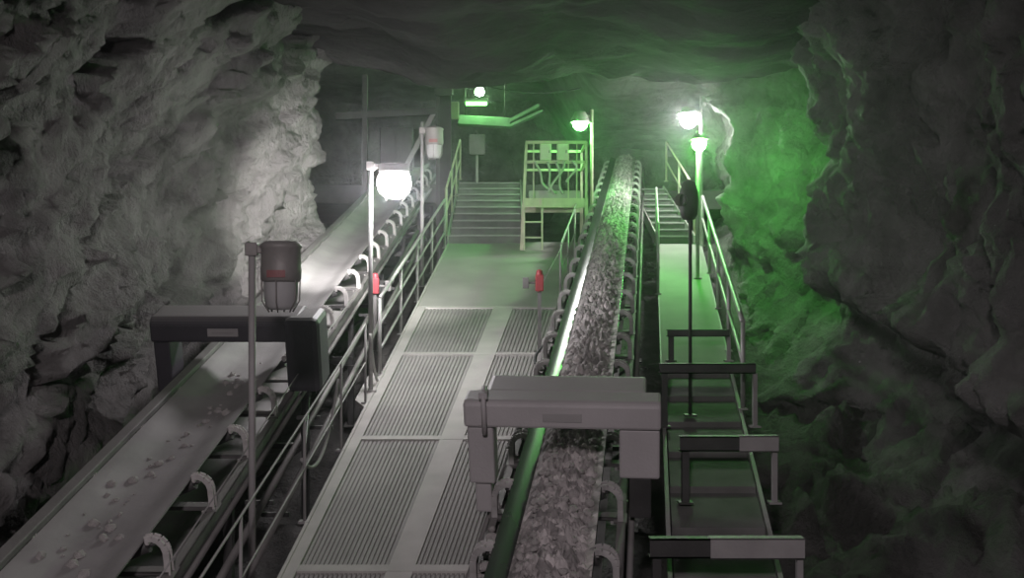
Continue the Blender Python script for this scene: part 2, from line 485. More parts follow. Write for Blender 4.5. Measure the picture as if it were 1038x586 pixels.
# ore on the middle belt: one uncountable bed, with individual big lumps on top
def ore_bed():
    m = MB(); rows = []
    S1 = 24.4 * LM; s = 1.2
    while s < S1:
        row = []
        for k in range(53):
            a = k / 52; x = -.225 + .594 * a
            e = math.sin(math.pi * a) ** .5 if 0 < a < 1 else 0
            q = MM @ V((x, s, 0))
            d1 = noise.voronoi(q * 11)[0]; d2 = noise.voronoi(q * 21 + V((3, 1, 4)))[0]
            z = -.105 + (math.sin(math.pi * a) ** .6 if 0 < a < 1 else 0) * .12
            z += e * (.085 * min(1, 1.6 * (d1[1] - d1[0])) + .035 * min(1, 1.6 * (d2[1] - d2[0])) + .05 * fbm(q * 3.5, 3))
            base = -.11 * (1 - smooth(.28, 1.02, abs(x) / .375))
            z = max(z, base + .004)
            if k in (0, 52): z = base + .003
            row.append(MM @ V((x, s, z)))
        rows.append(row)
        s += .014 if s < 9 else (.026 if s < 15 else .05)
    m.grid(rows, smooth=False, flip=True)
    o = m.build('ore_bed', ORE, origin=MM @ V((0, 0, 0)))
    return tag(o, 'bed of crushed grey ore spread along the middle conveyor belt', 'ore', kind='stuff')
ore_bed()
def lump_mesh(i, material):
    bm = bmesh.new(); bmesh.ops.create_icosphere(bm, subdivisions=2, radius=1)
    for v in bm.verts:
        d = v.co.copy()
        k = 1 + .35 * noise.noise(d * 1.1 + V((i * 7, 0, 0))) + .18 * noise.noise(d * 2.7 + V((0, i * 5, 0)))
        v.co = V((d.x * k, d.y * k * (.75 + .1 * (i % 3)), d.z * k * (.62 + .06 * (i % 4))))
    me = bpy.data.meshes.new('ore_lump'); bm.to_mesh(me); bm.free(); me.materials.append(material)
    return me
LM_ = [lump_mesh(i, LUMP) for i in range(7)]
def lump(M, x, s, z, r, label, group, meshes=None):
    o = bpy.data.objects.new('ore_lump', random.choice(meshes or LM_)); C.objects.link(o)
    o.matrix_world = M @ Matrix.Translation((x, s, z)) @ Matrix.Rotation(random.random() * 6.28, 4, 'Z') @ Matrix.Diagonal((r, r, r, 1))
    return tag(o, label, 'ore lump', group)
spots = []
tries = 0
while len(spots) < 260 and tries < 9000:
    tries += 1
    s = (random.random() ** 1.5) * 15 + 1.0; x = random.uniform(-.16, .31); r = random.uniform(.020, .046)
    if all((x - a) ** 2 + (s - b) ** 2 > (r + c) ** 2 for a, b, c in spots):
        spots.append((x, s, r))
for x, s, r in spots:
    a = (x + .225) / .594
    z = -.105 + max(0, math.sin(math.pi * a)) ** .6 * .12 + .045
    lump(MM, x, s, z, r, 'grey ore lump on the heaped ore of the middle belt', 'ore lumps on the middle belt')
spots = []; tries = 0
clusters = [(2.1, -.12), (2.7, -.05), (3.2, -.1), (3.9, -.05), (4.6, .05), (5.2, .1), (6.2, .0)]
while len(spots) < 62 and tries < 5000:
    tries += 1
    cs, cx = random.choice(clusters)
    s = random.gauss(cs, .28); x = max(-.28, min(.28, random.gauss(cx, .10))); r = random.choice((.014, .02, .026, .034, .042, .05))
    if s > 1.2 and all((x - a) ** 2 + (s - b) ** 2 > (1.1 * (r + c)) ** 2 for a, b, c in spots):
        spots.append((x, s, r))
for x, s, r in spots:
    z = -.11 * (1 - smooth(.28, 1.02, abs(x) / .42)) + r * .25
    lump(ML, x, s, z, r, 'stray grey ore lump lying on the nearly empty left belt', 'ore lumps on the left belt')

spots = []; tries = 0
while len(spots) < 30 and tries < 4000:
    tries += 1
    s = random.uniform(1.6, 9.5); x = -.375 - random.uniform(.10, .22); r = random.uniform(.025, .06)
    if all((x - a) ** 2 + (s - b) ** 2 > (1.2 * (r + c)) ** 2 for a, b, c in spots): spots.append((x, s, r))
for x, s, r in spots:
    lump(MM, x, s, -.295 + r * .55, r, 'spilled grey ore lump on the frame beside the middle belt', 'spilled ore lumps beside the middle belt')

# ------------------------------------------------------------------ belt scanners
def scanner_mid():
    M, L = frame(-.77, .139, 8.2)
    T = thing('belt_scanner', 'light grey portal scanner spanning the middle conveyor in the foreground', 'scanner', M=M)
    m = MB()
    # main beam: box with a folded top, lower hood behind
    prof = [(0, .50), (0, .715), (.05, .735), (.26, .745), (.26, .50)]
    m.prism([V((-.76, a, b)) for a, b in prof], (1.62, 0, 0))
    m.build('crossbeam', SCAN, T, bevel=.025)
    m = MB(); m.prism([V((-.60, a, b)) for a, b in [(.26, .5), (.26, .735), (.60, .755), (.66, .72), (.66, .5)]], (1.34, 0, 0)); m.build('rear_hood', SCAN, T, bevel=.03)
    m = MB(); m.box((-.74, .03, -.02), (-.52, .24, .50)); m.box((-.70, .06, -.30), (-.56, .2, -.02)); m.build('post', SCAN, T, bevel=.02)
    m = MB(); m.box((.52, .03, .06), (.85, .24, .50)); m.build('post', SCAN, T, bevel=.02)
    m = MB(); m.box((.60, .05, -.30), (.78, .22, .06)); m.build('foot', DARK, T, bevel=.01)
    m = MB(); m.box((-.10, -.008, .565), (.22, 0.004, .64)); m.build('name_plate', PLATE, T, bevel=.003)
    m = MB(); m.tube([(-.58, -.03, .46), (-.58, -.03, .80), (-.58, .06, .84)], .022); m.cbox((-.58, .0, .80), (.07, .1, .05)); m.build('conduit', SCAN, T)
scanner_mid()
def scanner_left():
    M, L = frame(-3.30, .02, 11.0)
    T = thing('belt_scanner', 'dark portal scanner with dusty top spanning the left conveyor', 'scanner', M=M)
    m = MB(); m.prism([V((-.93, a, b)) for a, b in [(0, .31), (0, .53), (.06, .60), (.45, .62), (.52, .58), (.52, .31)]], (1.66, 0, 0)); m.build('crossbeam', SCAND, T, bevel=.03)
    m = MB(); m.box((-.92, .05, -.30), (-.74, .45, .31)); m.build('post', SCAND, T, bevel=.02)
    m = MB(); m.box((.57, -.06, -.26), (.96, .48, .60)); m.build('post', SCAND, T, bevel=.07)
    m = MB(); m.box((-.28, -.012, .385), (.06, .004, .475)); m.build('name_plate', PLATE, T, bevel=.003)
    m = MB(); m.box((-.23, -.016, .42), (.01, -.011, .44)); m.build('plate_marking', GREY, T)
scanner_left()

# ------------------------------------------------------------------ middle walkway
Y0, Y1 = 5.5, 21.6
def wpt(y, a, dz=0):
    """a: 0 left edge .. 1 right edge"""
    return V((walk_l(y) + (walk_r(y) - walk_l(y)) * a, y, walk_z(y) + dz))
def strip(m, ya, yb, a0, a1, z0, z1, dx0=0, dx1=0):
    A = [wpt(ya, a0, z0) + V((dx0, 0, 0)), wpt(ya, a1, z0) + V((dx1, 0, 0)), wpt(yb, a1, z0) + V((dx1, 0, 0)), wpt(yb, a0, z0) + V((dx0, 0, 0))]
    m.prism(A, (0, 0, z1 - z0))
def walkway():
    T = thing('walkway', 'dusty middle walkway of grating panels rising between the two conveyors', 'walkway', loc=wpt(Y0, .5))
    O = T.location.copy()
    def fin(m, name, material, **k):
        m.v = [p - O for p in m.v]; return m.build(name, material, T, **k)
    joints = [5.5, 8.6, 11.35, 14.3, 16.7]
    for ya, yb in zip(joints[:-1], joints[1:]):
        for a0, a1, nb in ((.06, .53, 19), (.67, .97, 12)):
            m = MB()
            strip(m, ya + .05, yb - .05, a0, a1, -.05, -.028)
            for k in range(nb):
                b0 = a0 + (a1 - a0) * (k + .16) / nb; b1 = a0 + (a1 - a0) * (k + .80) / nb
                strip(m, ya + .05, yb - .05, b0, b1, -.028, -.012)
            fin(m, 'grating_panel', GRATE)
        m = MB(); strip(m, yb - .05, yb + .05, .06, .97, -.03, .008); fin(m, 'joint_strip', EDGE)
    m = MB(); strip(m, Y0, 16.7, .53, .67, -.04, .005); fin(m, 'centre_strip', EDGE)
    m = MB(); strip(m, 16.75, Y1 + .2, .0, 1.0, -.06, .002); fin(m, 'deck_plate', DECK)
    m = MB(); strip(m, Y0, 16.7, 0, .06, -.04, .012)
    strip(m, Y0, Y1, 0, 0, -.14, .03, -.03, .0)
    fin(m, 'edge_channel', EDGE)
    m = MB(); strip(m, Y0, Y1, 1, 1, -.14, .1, 0, .012); strip(m, Y0, 16.7, .97, 1.0, -.04, .01); fin(m, 'toe_board', GREY)
    m = MB()                                              # widened bracket at the lamp post
    m.prism([wpt(12.2, 0, -.04), wpt(13.6, 0, -.04), wpt(13.4, 0, -.04) + V((-.2, 0, 0)), wpt(12.5, 0, -.04) + V((-.2, 0, 0))], (0, 0, .05)); fin(m, 'side_bracket', EDGE)
    m = MB()
    for y in (6.5, 9.5, 12.5, 15.5, 18.5):
        m.bar(wpt(y, 0, -.12), wpt(y, 1, -.12), .08, .14)
        for a in (.05, .95):
            m.bar(wpt(y, a, -.19), wpt(y, a, -1.35), .08, .08, (0, 1, 0))
    fin(m, 'support_frame', DARK)
walkway()

# right walkway: low near section, then the green lit deck up to the stairs
def walkway_right():
    O = V((rx(.75, 6), 6, -4.7 + G * 6))
    T = thing('walkway', 'narrow right walkway between the middle conveyor and green lit rock', 'walkway', loc=O)
    def q(y, a, dz): return V((rx(.18 + .95 * a, y), y, walk_z(y) + dz)) - O
    m = MB(); m.prism([q(13.9, 0, -.04), q(13.9, 1, -.04), q(21.6, 1, -.04), q(21.6, 0, -.04)], (0, 0, .045)); m.build('deck_plate', DECK, T)
    m = MB()
    y = 6.0
    while y < 13.8:
        m.prism([q(y, .04, -.06), q(y, .97, -.06), q(y + .80, .97, -.11), q(y + .80, .04, -.11)], (0, 0, .035))
        m.prism([q(y + .005, .04, -.06), q(y + .005, .97, -.06), q(y + .025, .97, -.06), q(y + .025, .04, -.06)], (0, 0, -.1))
        y += .84
    m.build('stepped_deck', UNDER, T)
    for a in (0, 1):
        m = MB(); m.bar(q(6, a, -.08), q(21.6, a, -.08), .04, .16); m.build('edge_channel', GREY, T)
    m = MB()
    for y in (7.5, 10.5, 13.5, 16.5, 19.5):
        m.bar(q(y, 0, -.2), q(y, 1, -.2), .08, .1)
        for a in (.05, .95): m.bar(q(y, a, -.2), q(y, a, -1.3), .07, .07, (0, 1, 0))
    m.build('support_frame', DARK, T)
walkway_right()

# ------------------------------------------------------------------ stairs
def stairs(xl, xr, y0, z0, y1, z1, n, label, name='stairs'):
    O = V(((xl + xr) / 2, y0, z0)); T = thing(name, label, 'stairs', loc=O)
    hw = (xr - xl) / 2; dy = (y1 - y0) / n; dz = (z1 - z0) / n
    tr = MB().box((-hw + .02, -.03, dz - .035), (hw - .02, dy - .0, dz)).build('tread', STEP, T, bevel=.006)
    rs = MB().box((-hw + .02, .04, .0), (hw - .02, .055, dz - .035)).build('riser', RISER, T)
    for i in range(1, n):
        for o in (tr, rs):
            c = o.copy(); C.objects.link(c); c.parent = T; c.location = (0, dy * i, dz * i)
    for sd in (-1, 1):
        m = MB(); m.bar((sd * (hw + .005), -.1, dz * .3), (sd * (hw + .005), y1 - y0, z1 - z0), .03, .26); m.build('stringer', GREY, T)
    return T
stairs(-1.40, .22, 21.65, walk_z(21.65), 26.0, 2.76, 9, 'wide stairs climbing from the middle walkway to the back landing')
stairs(3.17, 3.98, 21.65, walk_z(21.65), 26.0, 2.6, 9, 'narrow pale stairs climbing from the top of the right walkway')

# ------------------------------------------------------------------ rails
def railing(label, base, ys, h, rails, r, posts_r, material, name='handrail', ext=None):
    """base(y)->floor point; posts at ys"""
    O = base(ys[0]); T = thing(name, label, 'railing', loc=O)
    for y in ys:
        b = base(y) - O
        m = MB(); m.tube([b, b + V((0, 0, h))], posts_r, 8); m.cbox(b + V((0, 0, .01)), (.1, .1, .02)); m.build('post', material, T)
    for f in rails:
        pts = [base(ys[0] + (ys[-1] - ys[0]) * i / 20) - O + V((0, 0, h * f)) for i in range(21)]
        MB().tube(pts, r if f > .8 else r * .8, 8).build('rail', material, T)
    return T
railing('thin grey handrail along the left edge of the lower middle walkway', lambda y: V((walk_l(y) - .05, y, walk_z(y))), [6.2, 7.5, 9.4, 11.0, 12.4], 1.0, (1, .52), .011, .015, GREY)
railing('pale handrail along the upper left edge of the middle walkway below the stairs', lambda y: V((walk_l(y) - .05, y, walk_z(y))), [13.4, 15.2, 17.0, 19.0, 21.2], 1.05, (1, .66, .33), .026, .026, RAIL)
def st_z(y): return walk_z(21.65) + (2.76 - walk_z(21.65)) * (y - 21.65) / 4.35
railing('cream handrail climbing the left side of the wide stairs', lambda y: V((-1.46 + .02 * (y - 21.6), y, st_z(y) + .12)), [21.8, 23.2, 24.6, 26.0], 1.05, (1, .5), .026, .03, YEL)
railing('pale handrail along the right edge of the green lit right walkway', lambda y: V((rx(1.16, y), y, walk_z(y))), [12.2, 14.4, 16.6, 19.0, 21.4], 1.08, (1, .55), .034, .03, RAIL)
railing('slim pale handrail between the middle conveyor and the right walkway', lambda y: V((rx(.16, y), y, walk_z(y))), [17.5, 19.4, 21.5], 1.25, (1,), .02, .024, RAIL)
railing('cream handrail climbing the right side of the narrow pale stairs', lambda y: V((4.05, y, st_z(y) + .1)), [21.9, 23.9, 25.9], 1.05, (1, .5), .026, .028, YEL)
railing('short leaning handrail beside the middle conveyor in front of the raised equipment platform', lambda y: V((walk_r(y) - .03, y, walk_z(y))), [17.0, 18.6, 20.3], 1.0, (1, .5), .018, .02, RAIL)

# ------------------------------------------------------------------ lamp posts
def lamp_post(x, y, zb, ztop, lx, lz, label, glass, lit=False, r=.165, armdir=1):
    O = V((x, y, zb)); T = thing('lamp_post', label, 'lamp', loc=O)
    top = ztop - zb; dx = lx - x; dz = lz - zb
    m = MB(); m.tube([(0, 0, 0), (0, 0, top)], .03, 10); m.build('pole', RAIL if lit else GREY, T)
    m = MB(); m.cbox((0, 0, .012), (.16, .16, .024)); m.build('base_plate', GREY, T)
    k_ = .36 if lit else 1.0
    m = MB(); m.cbox((dx * .35, 0, dz + .27 * k_), (abs(dx) * .7 + .06, .06, .07)); m.cbox((0, 0, dz + .27 * k_), (.1, .09, .11)); m.build('bracket', HOOD, T, bevel=.008)
    c = (dx, 0, dz)
    k_ = .36 if lit else 1.0
    m = MB(); m.lathe([(p_, q_ * k_) for p_, q_ in [(0, .34), (r * .80, .335), (r * 1.0, .31), (r * 1.06, .29), (r * .98, .275), (r * 1.0, .12), (r * 1.02, .1), (r * 1.0, .02), (r * .9, .0), (0, .0)]], c, n=28); H = m.build('housing', HOOD, T)
    if not lit:
        m = MB()
        for k in range(10):
            a0 = -2.05 + k * .09; a1 = a0 + .09; rr = r * 1.03
            m.prism([(dx + math.cos(a0) * rr, math.sin(a0) * rr, dz + .035), (dx + math.cos(a1) * rr, math.sin(a1) * rr, dz + .035),
                     (dx + math.cos(a1) * rr, math.sin(a1) * rr, dz + .095), (dx + math.cos(a0) * rr, math.sin(a0) * rr, dz + .095)],
                    (math.cos((a0 + a1) / 2) * .006, math.sin((a0 + a1) / 2) * .006, 0))
        m.build('red_label', REDD, T)['label'] = 'faded red label'
    if lit:
        m = MB(); m.lathe([(r * .9, .0), (r * 1.05, -.05), (r * 1.1, -.14), (r * .95, -.25), (r * .5, -.32), (0, -.33)], c, n=28); m.build('glass', glass, T)
    else:
        m = MB(); m.lathe([(r * .86, .0), (r * .84, -.1), (r * .76, -.2), (r * .6, -.23), (0, -.235)], c, n=28); m.build('glass', glass, T)
    m = MB()
    for k in range(6 if not lit else 3):
        a = k * 2 * math.pi / (6 if not lit else 3) + .5
        m.tube([(dx + math.cos(a) * r * .98, math.sin(a) * r * .98, dz + .01), (dx + math.cos(a) * r * (.95 if not lit else 1.2), math.sin(a) * r * (.95 if not lit else 1.2), dz - .16), (dx + math.cos(a) * r * .6, math.sin(a) * r * .6, dz - (.25 if not lit else .345))], .007, 6)
    m.build('guard_wire', HOOD, T)
    return T
lamp_post(walk_l(8.2) - .18, 8.2, walk_z(8.2) - .05, .36, -1.92, .06, 'unlit dark lamp with red label on the nearest left post by the scanner', GLASSY)
lamp_post(walk_l(12.8) - .06, 12.8, walk_z(12.8), 1.58, -1.53, 1.50, 'brightly lit white lamp on a post beside the left conveyor', L_WHITE, lit=True, r=.2)
lamp_post(walk_l(18) - .10, 18.0, walk_z(18), 3.05, -1.42, 2.62, 'unlit pale lamp on a tall post near the foot of the wide stairs', GLASSY)

def globe_lamp(name, label, pole_b, pole_t, at, r, material, cat='lamp', polemat=None, hood=.6):
    O = V(pole_b); T = thing(name, label, cat, loc=O); c = V(at) - O; t = V(pole_t) - O
    m = MB(); m.tube([(0, 0, 0), t], .035, 10); m.cbox((0, 0, .01), (.14, .14, .02)); m.build('pole', polemat or RAIL, T)
    m = MB(); m.bar((t.x, t.y, c.z + r * .9), (c.x, c.y, c.z + r * .9), .05, .05); m.build('bracket', HOOD, T)
    m = MB(); m.lathe([(0, r * 1.5), (r * .7, r * 1.45), (r * .95, r * 1.0), (r * 1.36, r * (hood + .04)), (r * 1.34, r * hood), (r * .9, r * .75), (0, r * .76)], c, n=24); m.build('housing', HOOD, T)
    m = MB(); m.lathe([(r * .75, r * .75), (r * .98, r * .3), (r, 0), (r * .9, -r * .45), (r * .5, -r * .86), (0, -r)], c, n=24); m.build('glass', material, T)
    return T
zR = walk_z(20)
globe_lamp('lamp_post', 'brightly lit white lamp high beside the right rock face', (4.12, 21.5, walk_z(21.5)), (4.12, 21.5, 4.2), (3.85, 21.5, 3.69), .19, L_WHITE2)
globe_lamp('signal_lamp', 'lit green lamp just below the white lamp at right', (3.50, 18.6, walk_z(18.6)), (3.50, 18.6, 2.98), (3.49, 18.4, 2.70), .13, L_GREEN2, hood=.62)
globe_lamp('signal_lamp', 'lit green lamp on a pale post above the equipment platform', (1.78, 22.0, walk_z(22.0)), (1.78, 22.0, 4.0), (1.52, 22.0, 3.70), .17, L_GREEN, polemat=YEL, hood=.05)

# hanging bulb and tube in the chamber
T = thing('pendant_lamp', 'small round white bulb hanging highest in the back chamber', 'lamp', loc=(-.89, 27, 5.40))
MB().lathe([(.05, .14), (.11, .06), (.13, 0), (.1, -.09), (0, -.13)], n=16).build('bulb', L_BULB, T)
MB().lathe([(0, .24), (.06, .23), (.065, .13), (0, .12)], n=14).build('socket', DARK, T)
MB().tube([(0, 0, .22), (0, 0, 1.4)], .012).build('cord', BLACK, T)
T = thing('tube_light', 'glowing green tube fixture hanging below the bulb in the back chamber', 'lamp', loc=(-1.02, 28, 5.26))
MB().tube([(-.28, 0, 0), (.3, 0, .0)], .045, 10).build('tube', L_TUBE, T)
m = MB(); m.box((-.34, -.07, .05), (.36, .07, .12)); m.box((-.34, -.05, -.03), (-.29, .05, .05)); m.box((.31, -.05, -.03), (.36, .05, .05)); m.build('housing', DARK, T)
m = MB(); m.tube([(-.2, 0, .12), (-.2, 0, 1.5)], .01); m.tube([(.2, 0, .12), (.2, 0, 1.5)], .01); m.build('hanger', DARK, T)

# ------------------------------------------------------------------ equipment platform
def platform():
    y = 21.0; O = V((.98, y, walk_z(y)))
    T = thing('equipment_platform', 'raised cream steel platform with railed deck beside the top of the middle belt', 'platform', loc=O)
    x0, x1 = -.72, .60; zd = 1.10; zt = 2.30
    m = MB(); m.box((x0, 0, zd - .02), (x1, 1.4, zd)); m.bar((x0, 0, zd - .09), (x1, 0, zd - .09), .05, .2); m.bar((x0, 1.4, zd - .09), (x1, 1.4, zd - .09), .05, .2); m.build('deck', YEL, T)
    for x in (x0, x1):
        for yy in (0, 1.4):
            m = MB(); m.bar((x - (.06 if x < 0 else 0), yy, 0 if x < 0 else .0), (x, yy, zd), .07, .07, (0, 1, 0)); m.build('leg', YEL, T)
            m = MB(); m.bar((x, yy, zd), (x + (.05 if x < 0 else 0), yy, zt), .05, .05, (0, 1, 0)); m.build('rail_post', YEL, T)
    for zz in (zt, zt - .42):
        m = MB(); m.bar((x0 + .03, 0, zz), (x1, 0, zz), .05, .06); m.bar((x1, 0, zz), (x1, 1.4, zz), .05, .05); m.bar((x0 + .03, 1.4, zz), (x1, 1.4, zz), .05, .05); m.build('rail', YEL, T)
    for x in (-.52, .22, .40):
        m = MB(); m.bar((x, 0, zd), (x, 0, zt), .025, .025, (0, 1, 0)); m.build('baluster', YEL, T)
    # ladder at the left
    m = MB()
    for x in (x0, x0 + .38): m.bar((x, -.06, 0), (x, -.04, zd), .035, .05, (0, 1, 0))
    for k in range(3): m.bar((x0, -.05, .27 + .33 * k), (x0 + .38, -.05, .27 + .33 * k), .04, .035)
    m.build('ladder', YEL, T)
    m = MB(); m.box((x0 + .1, .1, zd), (x1 - .1, 1.3, zd + .18)); m.build('skid', GREY, T)
    for k, x in enumerate((-.26, .10)):
        E = thing('control_cabinet', ['left', 'right'][k] + ' one of two small cream cabinets on the raised platform rail', 'cabinet', loc=O + V((x, .05, zt - .36)), group='cabinets on the platform')
        MB().box((-.12, 0, 0), (.12, .18, .34)).build('body', CREAM, E, bevel=.012)
        MB().box((-.10, -.012, .03), (.10, 0, .31)).build('door', CREAM, E, bevel=.004)
        MB().box((.07, -.03, .14), (.085, -.012, .2)).build('handle', DARK, E)
    hs = [((-.50, -.02), (-.38, -.42), (-.2, -.60)), ((-.22, -.02), (-.25, -.4), (-.05, -.7)), ((-.05, -.02), (.02, -.45), (.12, -.70)), ((.3, -.02), (.44, -.22), (.18, -.45)), ((.12, .0), (.05, -.3), (-.2, -.68))]
    words = ['leftmost looped hose hanging on the platform', 'hose hanging under the left cream cabinet', 'hose hanging between the two cream cabinets', 'rightmost curled hose on the platform', 'crossing hose hanging under the right cream cabinet']
    for pts, wd in zip(hs, words):
        a, b, c = [V((p[0], .0 - .05, zt - .40 + p[1])) for p in pts]
        cur = [a.lerp(b, t).lerp(b.lerp(c, t), t) + V((.04 * math.sin(6 * t), -.03 * math.sin(3 * t), 0)) for t in [i / 14 for i in range(15)]]
        o = MB().tube([O + p for p in cur], .026, 8).build('hose', HOSE, origin=O + a); tag(o, wd, 'hose', 'hoses on the platform')
platform()

# ------------------------------------------------------------------ cross frames over the right walkway
def cross_frame(y, xa, xb, z, h, leg, label, lightfrom=None):
    O = V((xb, y, z - leg)); T = thing('cross_frame', label, 'frame', loc=O)
    w = xa - xb
    m = MB(); m.channel((w, 0, leg), (0 if lightfrom is None else lightfrom * w, 0, leg), .10, h, .014); m.build('beam', DARK, T)
    if lightfrom is not None:
        m = MB(); m.channel((lightfrom * w, -.005, leg), (.03, -.005, leg), .11, h * 1.06, .014); m.build('beam_end', GREY, T, bevel=.004)['label'] = 'pale grey end of the beam'
    m = MB(); m.bar((0, 0, 0), (0, 0, leg - h / 2), .05, .05, (0, 1, 0)); m.cbox((0, 0, .01), (.12, .12, .02)); m.build('post', GREY, T)
    m = MB(); m.bar((w + .06, 0, 0.0), (w + .06, 0, leg - h / 2), .07, .07, (0, 1, 0)); m.cbox((w + .06, 0, .01), (.14, .14, .02)); m.build('post', DARK, T)
cross_frame(8.1, rx(.0, 8.1), 2.36, -2.12, .16, .62, 'nearest cross frame over the right walkway with a pale beam end', .60)
cross_frame(9.85, rx(.3, 9.85), 2.62, -1.54, .15, .60, 'second nearest cross frame with a pale beam end over the right walkway', .38)
cross_frame(11.7, rx(.12, 11.7), 2.88, -.94, .12, .70, 'all dark cross frame over the right walkway behind the pale ended ones')
cross_frame(13.9, rx(.25, 13.9), rx(1.12, 13.9), -.62, .10, .40, 'furthest low dark cross frame at the foot of the green lit deck')

# dark head on a slim post at right
O = V((rx(.50, 12.0), 12.0, walk_z(12.0)))
T = thing('signal_post', 'dark rounded unlit signal head on a slim post in the right walkway', 'signal', loc=O)
zt = .85 - O.z
m = MB(); m.tube([(0, 0, 0), (0, 0, zt + .45)], .022, 8); m.cbox((0, 0, .01), (.14, .14, .02)); m.build('pole', DARK, T)
m = MB(); m.lathe([(0, 0), (.07, .01), (.105, .07), (.115, .22), (.11, .34), (.075, .46), (0, .5)], (-.03, -.07, zt - .02), n=20); m.build('head', DARK, T)
m = MB(); m.lathe([(0, 0), (.055, .0), (.075, .05), (.08, .08)], (-.10, -.10, zt + .22), (-.6, -.8, 0), 16); m.build('lens_hood', HOOD, T)
m = MB(); m.cbox((-.01, -.03, zt + .12), (.05, .08, .04)); m.cbox((-.01, -.03, zt + .34), (.05, .08, .04)); m.build('clamp', DARK, T)

# pull cord switches
def switch(O, h, label, armside=-1, name='pull_cord_switch'):
    T = thing(name, label, 'switch', loc=O)
    m = MB(); m.bar((0, 0, 0), (0, 0, h), .05, .05, (0, 1, 0)); m.cbox((0, 0, .01), (.16, .16, .02)); m.build('post', FRAME, T)
    m = MB(); m.box((-.06, -.06, h - .14), (.06, .06, h + .10)); m.lathe([(0, .18), (.04, .17), (.055, .10), (.055, .08)], (0, 0, h), n=12); m.build('housing', RED, T, bevel=.012)['label'] = 'red housing'
    m = MB(); m.box((armside * .20 - .045, -.05, h - .10), (armside * .20 + .045, .05, h + .06)); m.bar((armside * .06, 0, h - .02), (armside * .16, 0, h - .02), .03, .03); m.build('junction_box', FRAME, T, bevel=.008)
    return T
switch(V((.40, 14.4, walk_z(14.4))), 1.02, 'red pull cord switch on a post beside the middle conveyor')
switch(V((-2.08, 15.0, walk_z(15.0) - .2)), 1.02, 'red pull cord switch beside the left conveyor under the lit white lamp', 1)
cord('emergency_wire', 'thin pull cord running up from the red switch beside the middle conveyor', [V((.45, 14.45, walk_z(14.4) + 1.0)), V((walk_r(17) - .02, 17, walk_z(17) + .93)), V((walk_r(21) - .05, 21, walk_z(21) + 1.0))], .007)
cord('emergency_wire', 'thin pull cord running down from the lit lamp post along the left conveyor', [V((-2.44, 6, belt_z(6) + .02)), V((-2.36, 12, belt_z(12) - .04)), V((-2.3, 14.9, walk_z(14.9) + .78))], .007)
# coiled cable at the foot of the red switch
m = MB()
pts = [V((.44 + .12 * math.cos(t), 13.75 + .12 * math.sin(t) * .6, walk_z(13.75) + .17 + .14 * math.sin(t + .6))) for t in [i * .35 for i in range(38)]]
tag(m.tube(pts, .022, 8).build('cable_coil', BLACK, origin=V((.44, 13.75, walk_z(13.75)))), 'dark coiled cable at the foot of the red switch by the middle conveyor', 'cable')
# draped cables on the left rail
def drape(label, a, b, sag, r=.014, m=BLACK, name='cable'):
    a = V(a); b = V(b)
    pts = [a.lerp(b, t) - V((0, 0, sag * 4 * t * (1 - t))) for t in [i / 20 for i in range(21)]]
    return tag(MB().tube(pts, r, 8).build(name, m, origin=a), label, 'cable')
drape('pale cable drooping from the lit lamp post to the walkway edge', (walk_l(12.8) - .06, 12.75, walk_z(12.8) + .75), (walk_l(13.4), 13.4, walk_z(13.4) + .06), .35, .018, HOSE)
drape('dark cable drooping under the scanner along the left rail', (walk_l(9.4) - .08, 9.4, walk_z(9.4) + .95), (-2.3, 11.2, belt_z(11.2) - .1), .45, .016)
drape('grey cable looping below the left rail in the foreground', (walk_l(9.4) - .08, 9.42, walk_z(9.4) + .6), (walk_l(11) - .08, 11.0, walk_z(11) + .8), .4, .018, GREY)
drape('cable strung along the roof edge above the wide stairs', (-1.2, 24.2, 5.2), (1.7, 24.0, 4.9), .25)
# conduits beside the left conveyor's frame
for k, (dx_, dz_, wd) in enumerate(((.56, -.50, 'upper'), (.70, -.62, 'lower'))):
    a = ML @ V((.42 + dx_ - .12, 0, dz_)); b = ML @ V((.42 + dx_ - .12, 16.5, dz_))
    T = thing('conduit_pipe', wd + ' grey conduit pipe running between the left conveyor and its handrail', 'pipe', loc=a)
    MB().tube([V((0, 0, 0)), b - a], .035, 8).build('pipe', FRAME, T)
    m = MB()
    for t in [i / 8 for i in range(9)]:
        p = (b - a) * t; m.bar(p + V((-.2, 0, -.06)), p + V((.06, 0, -.06)), .05, .04)
    m.build('hanger', DARK, T)

# ------------------------------------------------------------------ back chamber
T = thing('green_duct', 'green painted duct bending upwards in the back chamber', 'duct', loc=(-1.3, 27.5, 4.65))
m = MB(); m.bar((-.2, 0, .05), (1.25, 0, -.03), .35, .26); m.build('straight_section', GDUCT, T, bevel=.02)
m = MB(); m.bar((1.2, 0, -.0), (2.05, 0, .45), .35, .09); m.bar((1.2, 0, -.14), (2.15, 0, .30), .35, .07); m.build('rising_section', GDUCT, T, bevel=.01)
m = MB(); m.tube([(0, 0, .15), (0, 0, 2.2)], .015); m.tube([(1.1, 0, .1), (1.1, 0, 2.2)], .015); m.build('hanger', DARK, T)
O = V((-1.33, 23.2, st_z(23.2)))
T = thing('steel_column', 'dark steel column with boxes standing left of the wide stairs', 'column', loc=O + V((-.25, 0, -1.2)))
m = MB(); m.bar((0, 0, 0), (0, 0, 5.2), .02, .30, (1, 0, 0)); m.bar((-.14, 0, 0), (-.14, 0, 5.2), .22, .02, (1, 0, 0)); m.bar((.14, 0, 0), (.14, 0, 5.2), .22, .02, (1, 0, 0)); m.build('column', DARK, T)
m = MB(); m.box((-.22, -.3, 4.1), (.2, -.1, 4.75)); m.build('box', DARK, T, bevel=.02)
m = MB(); m.box((.16, -.2, 3.55), (.34, -.05, 3.95)); m.build('junction_box', YEL, T, bevel=.02)
